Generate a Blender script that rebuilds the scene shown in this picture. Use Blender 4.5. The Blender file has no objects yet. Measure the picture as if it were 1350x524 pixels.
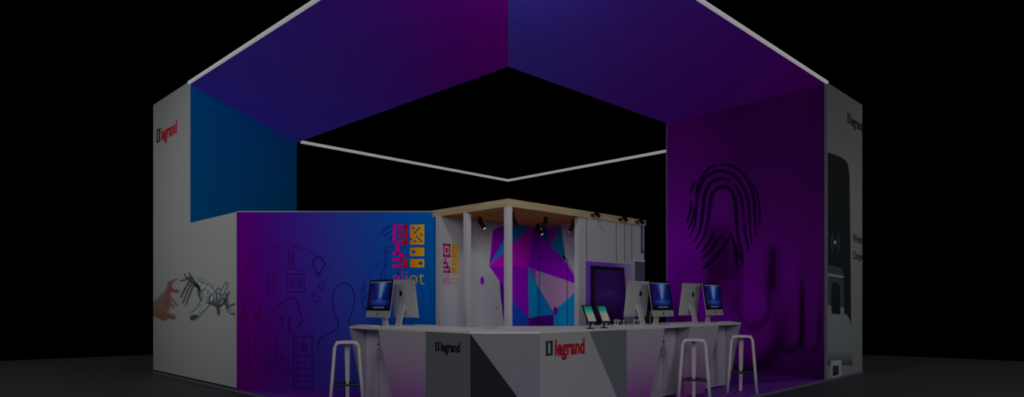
import bpy, math, random
from mathutils import Vector, Matrix
random.seed(4)
SC = bpy.context.scene
COL = SC.collection
R2 = math.sqrt(2.0)

# ------------------------------------------------------------------ viewpoint
F, CX, HY, EYE = 868.0, 670.0, 400.0, 1.22
TOP = EYE + 3.5            # underside of the overhead ring
cam_d = bpy.data.cameras.new('camera'); cam = bpy.data.objects.new('camera', cam_d)
COL.objects.link(cam); SC.camera = cam
cam.location = (0, 0, EYE); cam.rotation_euler = (math.radians(90), 0, math.radians(-45))
cam_d.sensor_width = 36; cam_d.lens = F / 1350 * 36
cam_d.shift_x = (675 - CX) / 1350; cam_d.shift_y = (HY - 262) / 1350
cam_d.clip_end = 200

def lin(c):
    c = c / 255.0
    return c / 12.92 if c <= 0.04045 else ((c + 0.055) / 1.055) ** 2.4
def L3(c, k=1.0): return tuple(min(0.92, lin(x) * k) for x in c)
def mix(a, b, t):
    t = max(0.0, min(1.0, t)); return tuple(a[i] + (b[i] - a[i]) * t for i in range(3))
def sst(a, b, x):
    t = max(0.0, min(1.0, (x - a) / (b - a))); return t * t * (3 - 2 * t)
def ramp(stops, x):
    if x <= stops[0][0]: return stops[0][1]
    for (a, ca), (b, cb) in zip(stops, stops[1:]):
        if x <= b: return mix(ca, cb, (x - a) / (b - a))
    return stops[-1][1]

# ------------------------------------------------------------------ materials
MATS = {}
def pm(name, col, rough=0.5, metal=0.0, emit=None, es=0.0, bump=0.0, bscale=60, spec=0.4):
    m = bpy.data.materials.new(name); m.use_nodes = True; nt = m.node_tree
    b = nt.nodes['Principled BSDF']
    b.inputs['Base Color'].default_value = (*col, 1); b.inputs['Roughness'].default_value = rough
    b.inputs['Metallic'].default_value = metal; b.inputs['Specular IOR Level'].default_value = spec
    if emit:
        b.inputs['Emission Color'].default_value = (*emit, 1); b.inputs['Emission Strength'].default_value = es
    tc = nt.nodes.new('ShaderNodeTexCoord'); n = nt.nodes.new('ShaderNodeTexNoise')
    n.inputs['Scale'].default_value = bscale; nt.links.new(tc.outputs['Object'], n.inputs['Vector'])
    mr = nt.nodes.new('ShaderNodeMapRange')
    mr.inputs['To Min'].default_value = max(0.02, rough - 0.05); mr.inputs['To Max'].default_value = min(1, rough + 0.05)
    nt.links.new(n.outputs['Fac'], mr.inputs['Value']); nt.links.new(mr.outputs['Result'], b.inputs['Roughness'])
    if bump:
        bp = nt.nodes.new('ShaderNodeBump'); bp.inputs['Strength'].default_value = bump
        bp.inputs['Distance'].default_value = 0.01
        nt.links.new(n.outputs['Fac'], bp.inputs['Height']); nt.links.new(bp.outputs['Normal'], b.inputs['Normal'])
    MATS[name] = m; return m
def print_mat(name, rough=0.6, es=0.0, spec=0.25, black=False):
    m = bpy.data.materials.new(name); m.use_nodes = True; nt = m.node_tree
    b = nt.nodes['Principled BSDF']; b.inputs['Roughness'].default_value = rough
    b.inputs['Specular IOR Level'].default_value = spec
    a = nt.nodes.new('ShaderNodeAttribute'); a.attribute_name = 'print'
    if black: b.inputs['Base Color'].default_value = (0.004, 0.004, 0.005, 1)
    else: nt.links.new(a.outputs['Color'], b.inputs['Base Color'])
    if es:
        nt.links.new(a.outputs['Color'], b.inputs['Emission Color']); b.inputs['Emission Strength'].default_value = es
    MATS[name] = m; return m
pm('white laminate', (.60, .60, .60), .45)
pm('white wall', (.60, .605, .64), .7)
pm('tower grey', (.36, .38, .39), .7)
pm('tower white', (.62, .64, .645), .7)
pm('white lacquer', (.74, .71, .74), .35)
pm('top laminate', (.88, .87, .82), .4)
pm('lilac laminate', (.46, .42, .50), .5)
pm('cabinet laminate', (.66, .58, .70), .5)
pm('black plastic', (.006, .006, .007), .45)
pm('black metal', (.005, .005, .006), .4)
pm('aluminium', (.62, .62, .63), .38, .25)
pm('chrome edge', (.30, .28, .36), .4, .3)
pm('dark seam', (.03, .028, .035), .7)
pm('shadow gap grey', (.05, .055, .07), .6)
pm('led diffuser', (.5, .5, .5), .5, 0, (1, 1, 1.03), .225)
pm('lens', (.6, .6, .6), .3, 0, (1, .97, .92), .35)
pm('lavender', (.30, .26, .42), .5)
pm('violet trim', (.10, .05, .26), .5)
pm('niche blue', (.13, .13, .19), .6)
pm('indigo carpet', (.17, .014, .42), .55, bump=.1, bscale=300)
pm('clear plastic', (.35, .35, .38), .2)
pm('tower body', (.02, .02, .022), .8)
pm('ground', (.041, .043, .047), .6, bump=.05, bscale=8, spec=.25)
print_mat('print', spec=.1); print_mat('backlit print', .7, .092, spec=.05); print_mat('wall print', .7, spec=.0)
print_mat('screen', .3, 1.0, .3, black=True)

def wood(name, c1, c2, ax):
    m = bpy.data.materials.new(name); m.use_nodes = True; nt = m.node_tree; b = nt.nodes['Principled BSDF']
    tc = nt.nodes.new('ShaderNodeTexCoord'); mp = nt.nodes.new('ShaderNodeMapping')
    mp.inputs['Scale'].default_value = ax
    n = nt.nodes.new('ShaderNodeTexNoise'); n.inputs['Scale'].default_value = 3; n.inputs['Detail'].default_value = 5
    cr = nt.nodes.new('ShaderNodeValToRGB')
    cr.color_ramp.elements[0].position = .35; cr.color_ramp.elements[0].color = (*c1, 1)
    cr.color_ramp.elements[1].position = .68; cr.color_ramp.elements[1].color = (*c2, 1)
    nt.links.new(tc.outputs['Object'], mp.inputs['Vector']); nt.links.new(mp.outputs['Vector'], n.inputs['Vector'])
    nt.links.new(n.outputs['Fac'], cr.inputs['Fac']); nt.links.new(cr.outputs['Color'], b.inputs['Base Color'])
    b.inputs['Roughness'].default_value = .6; b.inputs['Specular IOR Level'].default_value = .1; MATS[name] = m
wood('oak fascia', (.54, .41, .21), (.68, .54, .32), (1.2, 1.2, 14))
wood('oak ceiling', (.56, .23, .02), (.86, .42, .06), (.6, 9, 1))

# ------------------------------------------------------------------ mesh builder
class MB:
    def __init__(s): s.v = []; s.f = []; s.c = []; s.mi = []; s.mats = []
    def m(s, mat):
        if mat not in s.mats: s.mats.append(mat)
        return s.mats.index(mat)
    def face(s, pts, col=(1, 1, 1), mat=None):
        i = len(s.v); s.v += [tuple(p) for p in pts]; s.f.append(tuple(range(i, i + len(pts))))
        s.c.append([tuple(x) for x in col] if isinstance(col[0], (tuple, list)) else [col] * len(pts))
        s.mi.append(s.m(mat) if mat else 0); return s
    def raw(s, vs, fs, col=(1, 1, 1), mat=None):
        i = len(s.v); s.v += [tuple(p) for p in vs]; k = s.m(mat) if mat else 0
        for f in fs: s.f.append(tuple(i + a for a in f)); s.c.append([col] * len(f)); s.mi.append(k)
        return s
    def hexa(s, p, mat=None):   # 8 points: bottom loop then top loop
        return s.raw(p, [(3, 2, 1, 0), (4, 5, 6, 7), (0, 1, 5, 4), (1, 2, 6, 5), (2, 3, 7, 6), (3, 0, 4, 7)], mat=mat)
    def box(s, x0, x1, y0, y1, z0, z1, mat=None):
        return s.hexa([(x0, y0, z0), (x1, y0, z0), (x1, y1, z0), (x0, y1, z0), (x0, y0, z1), (x1, y0, z1), (x1, y1, z1), (x0, y1, z1)], mat)
    def prism(s, poly, z0, z1, mat=None):
        n = len(poly); a = [(x, y, z0) for x, y in poly] + [(x, y, z1) for x, y in poly]
        return s.raw(a, [tuple(range(n))[::-1], tuple(range(n, 2 * n))] + [(i, (i + 1) % n, n + (i + 1) % n, n + i) for i in range(n)], mat=mat)
    def extr(s, pts, d, mat=None):   # planar polygon extruded by vector d
        n = len(pts); d = Vector(d); a = [Vector(p) for p in pts]; a = a + [p + d for p in a]
        return s.raw(a, [tuple(range(n))[::-1], tuple(range(n, 2 * n))] + [(i, (i + 1) % n, n + (i + 1) % n, n + i) for i in range(n)], mat=mat)
    def sweep(s, path, r, n=12, mat=None, flat=1.0, side=None):
        P = [Vector(p) for p in path]; vs = []; side0 = Vector(side) if side else None
        for i, p in enumerate(P):
            t = (P[min(i + 1, len(P) - 1)] - P[max(i - 1, 0)]).normalized()
            ref = side0 or (Vector((0, 0, 1)) if abs(t.z) < .9 else Vector((0, 1, 0)))
            a = t.cross(ref).normalized(); b = a.cross(t).normalized()
            rr = r[i] if isinstance(r, (list, tuple)) else r
            for k in range(n):
                q = 2 * math.pi * k / n; vs.append(p + a * math.cos(q) * rr + b * math.sin(q) * rr * flat)
        fs = [(i * n + k, i * n + (k + 1) % n, (i + 1) * n + (k + 1) % n, (i + 1) * n + k) for i in range(len(P) - 1) for k in range(n)]
        fs += [tuple(range(n))[::-1], tuple(range((len(P) - 1) * n, len(P) * n))]
        return s.raw(vs, fs, mat=mat)
    def build(s, name, mat, parent=None, bevel=0, smooth=False, weld=False):
        org = Vector(ORG.get(parent.name, (0, 0, 0))) if parent else Vector((0, 0, 0))
        me = bpy.data.meshes.new(name)
        me.from_pydata([tuple(Vector(p) - org) for p in s.v], [], s.f)
        for mm in (s.mats if s.mats else [mat]): me.materials.append(MATS[mm])
        if s.mats: 
            for i, p in enumerate(me.polygons): p.material_index = s.mi[i]
        at = me.color_attributes.new('print', 'FLOAT_COLOR', 'CORNER'); k = 0
        flat = []
        for c in s.c:
            for x in c: flat += [x[0], x[1], x[2], 1.0]
        at.data.foreach_set('color', flat)
        if smooth: me.polygons.foreach_set('use_smooth', [True] * len(me.polygons))
        me.update()
        o = bpy.data.objects.new(name, me); COL.objects.link(o)
        if parent: o.parent = parent; ORG[o.name] = tuple(org)
        if bevel:
            b = o.modifiers.new('bevel', 'BEVEL'); b.width = bevel; b.segments = 2; b.limit_method = 'ANGLE'
        return o
ORG = {}
def thing(name, label, cat, loc=(0, 0, 0), rz=0, group=None):
    o = bpy.data.objects.new(name, None); COL.objects.link(o); o.empty_display_size = .1
    o.location = loc; o.rotation_euler = (0, 0, rz); o['label'] = label; o['category'] = cat
    if group: o['group'] = group
    ORG[o.name] = tuple(loc); return o
def proto(name, label, cat, group=None):
    return thing(name, label, cat, (0, 0, 0), 0, group)
def kids(o): return [c for c in bpy.data.objects if c.parent == o]
def dup(o, loc, rz, label):
    def cp(a, par):
        c = a.copy(); COL.objects.link(c); c.parent = par
        for ch in kids(a): cp(ch, c)
        return c
    c = cp(o, None); c.location = loc; c.rotation_euler = (0, 0, rz); c['label'] = label; return c

# ------------------------------------------------------------------ flat faces (walls) and what is printed on them
class Wall:
    """A vertical face from plan point A (left end as seen) to B (right end)."""
    def __init__(s, A, B):
        s.A = Vector(A); s.B = Vector(B); s.d = (s.B - s.A).normalized(); s.len = (s.B - s.A).length
        s.n = Vector((s.d.y, -s.d.x))
        if s.n.dot(-s.A) < 0: s.n = -s.n
    def loc(s, px, py):
        t = (px - CX) / F; r = Vector((1 + t, 1 - t)) / R2
        k = s.A.dot(s.n) / r.dot(s.n); P = r * k
        return ((P - s.A).dot(s.d), EYE + (HY - py) / F * k)
    def pt(s, a, h, off=0.0):
        q = s.A + s.d * a + s.n * off; return (q.x, q.y, h)
    def P(s, px, py, off=0.0): return s.pt(*s.loc(px, py), off)
    def back(s, a, h): return s.loc_inv(a, h)
    def img(s, a, h):   # where a spot of the face sits, in the units the artwork is laid out in
        q = s.A + s.d * a; z = (q.x + q.y) / R2; X = (q.x - q.y) / R2
        return (CX + F * X / z, HY - F * (h - EYE) / z)
def poly(mb, w, pts, col, off=.002): mb.face([w.P(x, y, off) for x, y in pts], col)
def ribbon(mb, w, pts, wd, col, off=.003, close=False):
    n = len(pts); L = []
    for i in range(n):
        a = pts[(i - 1) % n] if (close or i > 0) else pts[i]; b = pts[(i + 1) % n] if (close or i < n - 1) else pts[i]
        dx, dy = b[0] - a[0], b[1] - a[1]; l = math.hypot(dx, dy) or 1
        W = wd[i] if isinstance(wd, (list, tuple)) else wd
        L.append(((pts[i][0] - dy / l * W / 2, pts[i][1] + dx / l * W / 2), (pts[i][0] + dy / l * W / 2, pts[i][1] - dx / l * W / 2)))
    for i in range(n if close else n - 1):
        j = (i + 1) % n; q = [L[i][0], L[i][1], L[j][1], L[j][0]]
        c = [col(x, y) for x, y in q] if callable(col) else col
        mb.face([w.P(x, y, off) for x, y in q], c)
def ell(cx, cy, rx, ry, n=24, a0=0, a1=360):
    full = a1 - a0 >= 360; m = n if full else n + 1
    return [(cx + rx * math.cos(math.radians(a0 + (a1 - a0) * i / n)), cy - ry * math.sin(math.radians(a0 + (a1 - a0) * i / n))) for i in range(m)]
def smooth(pts, k=5):
    out = []; n = len(pts)
    for i in range(n - 1):
        p0, p1, p2, p3 = pts[max(i - 1, 0)], pts[i], pts[i + 1], pts[min(i + 2, n - 1)]
        for j in range(k):
            t = j / k
            out.append(tuple(.5 * (2 * p1[c] + (p2[c] - p0[c]) * t + (2 * p0[c] - 5 * p1[c] + 4 * p2[c] - p3[c]) * t * t + (3 * p1[c] - p0[c] - 3 * p2[c] + p3[c]) * t ** 3) for c in (0, 1)))
    return out + [pts[-1]]
def grid_print(mb, w, s0, s1, h0, h1, nx, ny, fn, off=.002):
    vs = []; cs = []
    for j in range(ny + 1):
        for i in range(nx + 1):
            a = s0 + (s1 - s0) * i / nx; h = h0 + (h1 - h0) * j / ny
            vs.append(w.pt(a, h, off)); cs.append(fn(*w.img(a, h)))
    base = len(mb.v); mb.v += vs
    for j in range(ny):
        for i in range(nx):
            q = (j * (nx + 1) + i, j * (nx + 1) + i + 1, (j + 1) * (nx + 1) + i + 1, (j + 1) * (nx + 1) + i)
            mb.f.append(tuple(base + a for a in q)); mb.c.append([cs[a] for a in q]); mb.mi.append(0)
TXT = {}
def text_shape(txt, bold=0.0, space=1.0):
    key = (txt, bold, space)
    if key not in TXT:
        cu = bpy.data.curves.new('lettering', 'FONT'); cu.body = txt; cu.offset = bold; cu.resolution_u = 4; cu.space_character = space
        o = bpy.data.objects.new('lettering', cu); COL.objects.link(o)
        dg = bpy.context.evaluated_depsgraph_get(); dg.update()
        me = bpy.data.meshes.new_from_object(o.evaluated_get(dg))
        vs = [(v.co.x, v.co.y) for v in me.vertices]; fs = [tuple(p.vertices) for p in me.polygons]
        bpy.data.objects.remove(o); bpy.data.curves.remove(cu); bpy.data.meshes.remove(me)
        TXT[key] = (vs, fs)
    return TXT[key]
def lettering(mb, w, txt, x0, x1, ytop, ybase, col, bold=0.0, cap=0.72, off=.004, space=1.0):
    """ytop / ybase: top of the tall letters and baseline at the left end."""
    vs, fs = text_shape(txt, bold, space)
    mx0 = min(v[0] for v in vs); mx1 = max(v[0] for v in vs)
    top = max(v[1] for v in vs)
    s0, h0 = w.loc(x0, ybase); s1, _ = w.loc(x1, ybase); _, h1 = w.loc(x0, ytop)
    P = []; C = []
    for x, y in vs:
        a = s0 + (s1 - s0) * (x - mx0) / (mx1 - mx0); h = h0 + (h1 - h0) * y / top
        P.append(w.pt(a, h, off)); C.append(col(*w.img(a, h)) if callable(col) else col)
    b = len(mb.v); mb.v += P
    for f in fs: mb.f.append(tuple(b + i for i in f)); mb.c.append([C[i] for i in f]); mb.mi.append(0)
def bracket_mark(mb, w, x0, x1, yt, yb, col, off=.004):
    s0, h0 = w.loc(x0, yb); s1, _ = w.loc(x1, yb); _, h1 = w.loc(x0, yt); W = s1 - s0; H = h1 - h0
    def R(a, b, c, d): mb.face([w.pt(s0 + a * W, h0 + c * H, off), w.pt(s0 + b * W, h0 + c * H, off), w.pt(s0 + b * W, h0 + d * H, off), w.pt(s0 + a * W, h0 + d * H, off)], col)
    t = .32; R(0, t, 0, 1); R(t, .62, 0, .14); R(1 - t, 1, 0, 1); R(.40, 1 - t, .86, 1)
    R(.62, 1 - t, 0, .05)
def eliot(mb, w, x0, x1, y0, y1, off=.004, k=5.0):
    """the eliot mark: squares, dotted tile, chevrons, two tiles, word."""
    s0, hb = w.loc(x0, y1); s1, _ = w.loc(x1, y1); _, ht = w.loc(x0, y0); W = s1 - s0; H = ht - hb
    pk, rd, og, yl = L3((118, 2, 84), k), L3((116, 0, 20), k), L3((130, 64, 0), k), L3((130, 94, 3), k)
    def Q(a, b, c, d, ca, cb=None):
        cb = cb or ca
        mb.face([w.pt(s0 + a * W, hb + c * H, off), w.pt(s0 + b * W, hb + c * H, off), w.pt(s0 + b * W, hb + d * H, off), w.pt(s0 + a * W, hb + d * H, off)], [ca, cb, cb, ca])
    def hole(cx, cy, r, a, b, c, d, ca, cb):    # tile with a round hole
        asp = W / H
        qs = sorted([2 * math.pi * i / 24 for i in range(24)] + [math.atan2(vv - cy, uu - cx) % (2 * math.pi) for uu in (a, b) for vv in (c, d)])
        for i in range(len(qs)):
            q0, q1 = qs[i], qs[(i + 1) % len(qs)] + (2 * math.pi if i == len(qs) - 1 else 0)
            def edge(q):
                dx, dy = math.cos(q), math.sin(q); ts = []
                if dx > 1e-6: ts.append((b - cx) / dx)
                if dx < -1e-6: ts.append((a - cx) / dx)
                if dy > 1e-6: ts.append((d - cy) / (dy))
                if dy < -1e-6: ts.append((c - cy) / (dy))
                t = min(ts); return (cx + dx * t, cy + dy * t)
            p = [(cx + r * math.cos(q0), cy + r * asp * math.sin(q0)), edge(q0), edge(q1), (cx + r * math.cos(q1), cy + r * asp * math.sin(q1))]
            mb.face([w.pt(s0 + u * W, hb + v * H, off) for u, v in p], [mix(ca, cb, (u - a) / (b - a)) for u, v in p])
    # concentric squares
    a, b, c, d = 0, .455, .665, 1.0
    t, th = .085, .062
    Q(a, b, d - th, d, pk, rd); Q(a, b, c, c + th, pk, rd); Q(a, a + t, c, d, pk); Q(b - t, b, c, d, rd)
    g, gh = .15, .11
    Q(a + g, b - g, d - gh - th * .8, d - gh, pk, rd); Q(a + g, b - g, c + gh, c + gh + th * .8, pk, rd)
    Q(a + g, a + g + .05, c + gh, d - gh, pk); Q(b - g - .05, b - g, c + gh, d - gh, rd)
    # dotted tile made of cells, missing cells show the panel behind
    a, b = .545, 1.0; n, m = 7, 9; miss = {(1, 1), (4, 1), (2, 3), (5, 4), (3, 5), (0, 6), (4, 6), (2, 7), (5, 7), (3, 2)}
    for i in range(n):
        for j in range(m):
            if (i, m - 1 - j) in miss: continue
            u0 = a + (b - a) * i / n; u1 = a + (b - a) * (i + 1) / n
            Q(u0, u1, c + (d - c) * j / m, c + (d - c) * (j + 1) / m, mix(og, yl, i / n), mix(og, yl, (i + 1) / n))
    # chevrons stepping down to the right
    for (ox, oy, sz, cc) in ((0, .49, .20, pk), (0, .385, .32, mix(pk, rd, .5)), (0, .28, .455, rd)):
        Q(ox, ox + sz, oy, oy + .055, pk, cc); Q(ox + sz - .10, ox + sz, oy, oy + .16, cc)
    # two tiles with holes
    hole(.66, .545, .062, .545, 1.0, .475, .615, og, yl)
    hole(.88, .355, .062, .545, 1.0, .285, .425, og, yl)
    # word
    def tc(x, y):
        u = (w.loc(x, y)[0] - s0) / W
        return pk if u < .42 else mix(og, yl, (u - .42) / .5)
    lettering(mb, w, 'eliot', x0, x1, y1 - (y1 - y0) * .235, y1, tc, -.012, off=off)

# ------------------------------------------------------------------ the ground and the raised floor
mb = MB(); c = (2.2 / R2, 2.2 / R2); n = 96; RAD = 16.2
ring = [(c[0] + RAD * math.cos(2 * math.pi * i / n), c[1] + RAD * math.sin(2 * math.pi * i / n)) for i in range(n)]
mb.prism(ring, -.12, -.03); g = mb.build('floor', 'ground'); g['kind'] = 'structure'

O, S0, S1 = 3.828, 3.84, 12.83
pf = thing('booth_platform', 'low raised booth floor covered in indigo carpet', 'platform', (S0, S0, -.03))
MB().box(O + .012, S1, O + .012, S1, -.03, -.001).build('carpet_deck', 'indigo carpet', pf)
MB().box(O, S1, O, O + .012, -.03, 0.0).build('edge_trim', 'chrome edge', pf)
MB().box(O, O + .012, O + .012, S1, -.03, 0.0).build('edge_trim', 'chrome edge', pf)

# ------------------------------------------------------------------ left tower
V0 = 3.836
A_, B_, C_ = (V0, 11.03), (V0, 12.81), (6.885, 13.40)
lt = thing('booth_tower', 'tall white left tower with red lettering, touching hands print and blue inner side', 'exhibition tower', (V0 + .3, 11.4, 0))
lw = Wall(B_, (V0, 9.223))
mb = MB()
outer = [(V0, 9.223, .03), (V0, 12.81, .03), (V0, 12.81, TOP + .045), (V0, 11.03, TOP + .045), (V0, 11.03, 2.5), (V0, 9.223, 2.5)]
mb.extr(outer, (.012, 0, 0)); outer_p = mb.build('outer_panel', 'tower white', lt)
mb = MB(); mb.prism([(V0 + .02, 11.09), (V0 + .02, 12.79), (6.6, 13.46), (6.885, 13.46), (6.885, 13.41)], 0, TOP + .04); mb.build('core', 'tower body', lt)
MB().box(V0 + .013, V0 + .10, 9.25, 11.03, .03, 2.498).build('core', 'tower body', lt)
jw = Wall((V0 + .12, 11.03 + .12 * 2.37 / 3.05), C_)
jw2 = Wall(A_, C_)
mb = MB(); K = 6.0
def jamb(x, y): return (0.0, .33, .84)
pts = [(A_[0] + .0121, A_[1] + .0094), C_, (C_[0], C_[1] + .03), (A_[0] + .0121, A_[1] + .04)]
mb.prism(pts, .03, TOP)
mb.c = [[jamb(300, 200)] * len(f) for f in mb.f]
mb.build('inner_panel', 'print', lt)
mb = MB(); mb.box(V0 + .012, V0 + .10, 9.25, 12.8, 0, .03); mb.build('plinth', 'shadow gap grey', lt)  # set-back strip, its dark colour paints the shadow gap under the panel
# lettering
mb = MB(); K = 6.5
bracket_mark(mb, lw, 206.6, 211.2, 171.5, 189, L3((10, 18, 22), K))
mb.build('logo_mark', 'print', outer_p)
mb = MB(); lettering(mb, lw, 'legrand', 212.6, 233.3, 168.6, 185.5, L3((125, 8, 22), K), .034); mb.build('logo_lettering', 'print', outer_p)
# hands printed on the side: soft strokes laid over the white panel
def seg_d(x, y, a, b):
    dx, dy = b[0] - a[0], b[1] - a[1]; L = dx * dx + dy * dy or 1e-9
    t = max(0, min(1, ((x - a[0]) * dx + (y - a[1]) * dy) / L)); return math.hypot(x - a[0] - dx * t, y - a[1] - dy * t), t
class Art:
    def __init__(s): s.S = []
    def line(s, pts, w0, w1, col, alpha=1.0, soft=.5):
        pts = smooth(pts, 4); n = len(pts) - 1; P = []
        for i in range(n): P.append((pts[i], pts[i + 1], (w0 + (w1 - w0) * i / n) / 2, (w0 + (w1 - w0) * (i + 1) / n) / 2))
        m = max(w0, w1) / 2 + soft; xs = [p[0] for p in pts]; ys = [p[1] for p in pts]
        s.S.append((P, (min(xs) - m, max(xs) + m, min(ys) - m, max(ys) + m), col, alpha, soft)); return s
    def ring(s, cx, cy, rx, ry, w, col, alpha=1.0, a0=0, a1=360, soft=.4):
        return s.line(ell(cx, cy, rx, ry, 12, a0, a1) + ([ell(cx, cy, rx, ry, 12)[0]] if a1 - a0 >= 360 else []), w, w, col, alpha, soft)
    def at(s, x, y, bg):
        c = bg; cov = 0
        for P, (xa, xb, ya, yb), col, al, soft in s.S:
            if x < xa or x > xb or y < ya or y > yb: continue
            best = 9
            for a, b, r0, r1 in P:
                d, t = seg_d(x, y, a, b); best = min(best, d - (r0 + (r1 - r0) * t))
            k = sst(soft, -soft, best) * al
            if k > 0:
                cc = col(x, y) if callable(col) else col; c = mix(c, cc, k); cov = max(cov, k)
        return c, cov
def raster(mb, w, art, x0, x1, y0, y1, step, bg, off=.002):
    nx, ny = int((x1 - x0) / step), int((y1 - y0) / step); V = {}; C = {}
    for j in range(ny + 1):
        for i in range(nx + 1):
            x, y = x0 + i * step, y0 + j * step; c, k = art.at(x, y, bg)
            if k > .02: C[(i, j)] = c
    def vid(i, j):
        if (i, j) not in V: V[(i, j)] = len(mb.v); mb.v.append(w.P(x0 + i * step, y0 + j * step, off))
        return V[(i, j)]
    for j in range(ny):
        for i in range(nx):
            q = [(i, j), (i, j + 1), (i + 1, j + 1), (i + 1, j)]
            if not any(p in C for p in q): continue
            mb.f.append(tuple(vid(*p) for p in q)); mb.c.append([C.get(p, bg) for p in q]); mb.mi.append(0)
K = 5.0; BGW = (.62, .64, .645)
sk1, sk2, sk3 = L3((92, 48, 42), K), L3((78, 64, 61), K), L3((52, 27, 24), K)
def skin(x, y):
    n_ = .5 + .5 * math.sin(x * .75 - y * .52) * math.cos(y * .43 + x * .3); return mix(mix(sk1, sk2, n_), sk3, .35 * sst(408, 424, y))
A = Art()
A.line([(200.5, 409), (206, 408), (213, 403)], 17, 15, skin, .9, 1.6)
A.line([(204, 402), (211, 396), (217, 390), (221, 386)], 9, 9, lambda x, y: sk2, .75, 1.8)
A.line([(208, 414), (214, 413), (219, 408), (221, 398)], 11, 9, skin, .9, 1.2)
A.line([(212, 418), (217, 419.5), (222, 417), (228.5, 418.5)], 7.5, 7.0, skin, .95, .9)
A.line([(217, 400), (220.5, 391), (223, 383), (224, 374)], 9, 6.5, skin, .92, .9)
A.line([(222, 383), (224.5, 375), (229, 370.5), (233.3, 368)], 6, 1.8, skin, .95, .6)
A.line([(224, 379), (228, 383.5), (234.5, 384)], 4.2, 4.6, lambda x, y: sk1, .95, .7)
A.line([(221, 389), (226.5, 395), (233.5, 403)], 4.2, 2.6, skin, .95, .6); A.line([(218.5, 391), (223, 399), (229.3, 406.3)], 4.2, 2.4, skin, .95, .6)
A.line([(217, 394), (213, 399), (219.5, 406)], 3.4, 2.0, skin, .7, .8); A.line([(216, 393), (211, 400), (209, 405)], 4, 3, lambda x, y: sk2, .8, 1.0)
for a_, b_ in (((226.5, 380), (228, 383)), ((219, 399), (224, 406)), ((223, 396), (229, 403)), ((213, 414), (220, 412))): A.line([a_, b_], 1.0, .6, lambda x, y: sk3, .7, .6)
mb = MB(); raster(mb, lw, A, 202.2, 238, 362, 427, .45, BGW); mb.build('human_hand_print', 'print', outer_p)
bk, gy, lg, wt = L3((14, 14, 18), K), L3((50, 53, 56), K), L3((88, 92, 94), K), L3((112, 116, 118), K)
def inkc(x, y): return mix(bk, gy, .5 + .5 * math.sin(x * 2.1 + y * 1.3) * math.sin(x * .9 - y * 1.7))
def metal(x, y): return mix(lg, wt, .5 + .5 * math.sin(x * .8 + y * .6))
B = Art()
B.line([(258, 374), (266, 376), (276, 382), (282, 391)], 10, 16, metal, .85, 1.2)
B.line([(282, 394), (291, 399), (298, 404)], 13, 10, metal, .8, 1.4)
B.line([(274, 398), (267, 408), (257, 418)], 8, 7, metal, .9, .9)
B.line([(254, 419.5), (258, 418)], 7.5, 6, inkc, .95, .8)
B.line([(250, 413), (258, 408), (264, 397), (263, 388)], 1.1, 1.4, inkc, .8); B.line([(260, 420), (268, 411), (278, 401)], 1.8, 1.8, inkc, .85)
B.line([(262, 404), (266, 403)], 1.5, 1, inkc, .7)
for P_, w0, w1 in (([(238.5, 370.5), (244, 369.5), (249, 366), (252, 367)], 2.2, 2.6), ([(243.5, 361), (245.5, 366), (251, 371)], 1.4, 3.2), ([(249, 359.5), (253, 366), (258, 374)], 1.2, 3.6),
                   ([(238.7, 392), (242, 385), (245, 380)], 2, 3.2), ([(245.5, 379), (249, 373), (252, 369)], 2.2, 2.6), ([(241, 400), (244, 393)], 1.8, 2.6), ([(244.5, 391.5), (249, 381), (254, 373)], 2.2, 2.4),
                   ([(245, 402.5), (248, 395)], 1.6, 2.6), ([(248.5, 393.5), (252.5, 383), (256, 375)], 2.2, 2.4), ([(250, 369), (256, 375), (262, 380)], 3.4, 3.4), ([(247, 373), (252, 378)], 1.2, 1.2)):
    B.line(P_, w0, w1, inkc, .92, .55)
B.line([(259.5, 376.5), (262, 380), (263.5, 384)], 5, 3.4, bk, .95, .8); B.line([(261.5, 384), (263, 391), (267, 397)], 3.2, 1.6, inkc, .9, .7)
B.line([(262, 370), (268, 373.5), (275, 376), (281, 381), (285, 387)], 1.6, 1.6, inkc, .75, .6); B.line([(259, 366.5), (267, 369), (275, 372), (283, 378)], 1.2, 1.0, inkc, .5, .6)
B.ring(270, 390, 6.6, 8.2, 1.2, inkc, .8, -40, 230); B.ring(269.5, 390, 4.6, 6.0, .8, inkc, .5, 10, 200)
for (x, y, rx, ry, w_) in ((274.5, 396, 2.2, 4.6, 1.1), (279.5, 394.5, 2.8, 6.3, 1.3), (284, 394, 2.4, 6, 1.0), (288.5, 393.5, 3.2, 6.5, 1.4), (288.5, 395, 1.4, 3, 1), (292.5, 392, 1.6, 3, 1.1), (282, 399, 2.4, 3, 1.0)): B.ring(x, y, rx, ry, w_, inkc, .85)
B.line([(275, 400), (283, 403), (292, 401.5), (298, 394), (302.5, 385)], 1.6, 2.0, inkc, .95, .6)
B.line([(284, 403), (288, 405), (292, 403)], 3.4, 3.0, inkc, .9, .8)
B.line([(287.5, 404), (288.2, 410), (288.5, 414.5)], 5.6, 3.6, inkc, .92, .8)
B.line([(296, 395), (298, 402), (300.3, 411.5)], 4.6, 1.6, inkc, .92, .7); B.line([(294, 402), (298, 399)], 3, 3, inkc, .8, .8)
B.line([(292, 383), (295, 377), (298.5, 373), (300.5, 375), (298, 383), (294, 390)], 1.2, 1.4, inkc, .85, .5); B.line([(285.5, 388), (286, 382), (288.5, 380), (291, 384), (290, 389)], 1.5, 1.5, inkc, .85, .5)
B.line([(302.5, 404), (306, 402.5), (309.7, 401.5)], 2.2, 2.6, inkc, .95, .5); B.line([(302, 405), (301.5, 409), (304, 414), (309.7, 415)], 1.6, 2.2, inkc, .9, .6)
for t in range(4): B.line([(303.5 + t * 1.7, 405), (304 + t * 1.7, 413.5)], 1.0, 1.0, inkc, .75, .5)
B.line([(304, 409), (309.7, 409)], 8, 8, metal, .45, 1)
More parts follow.
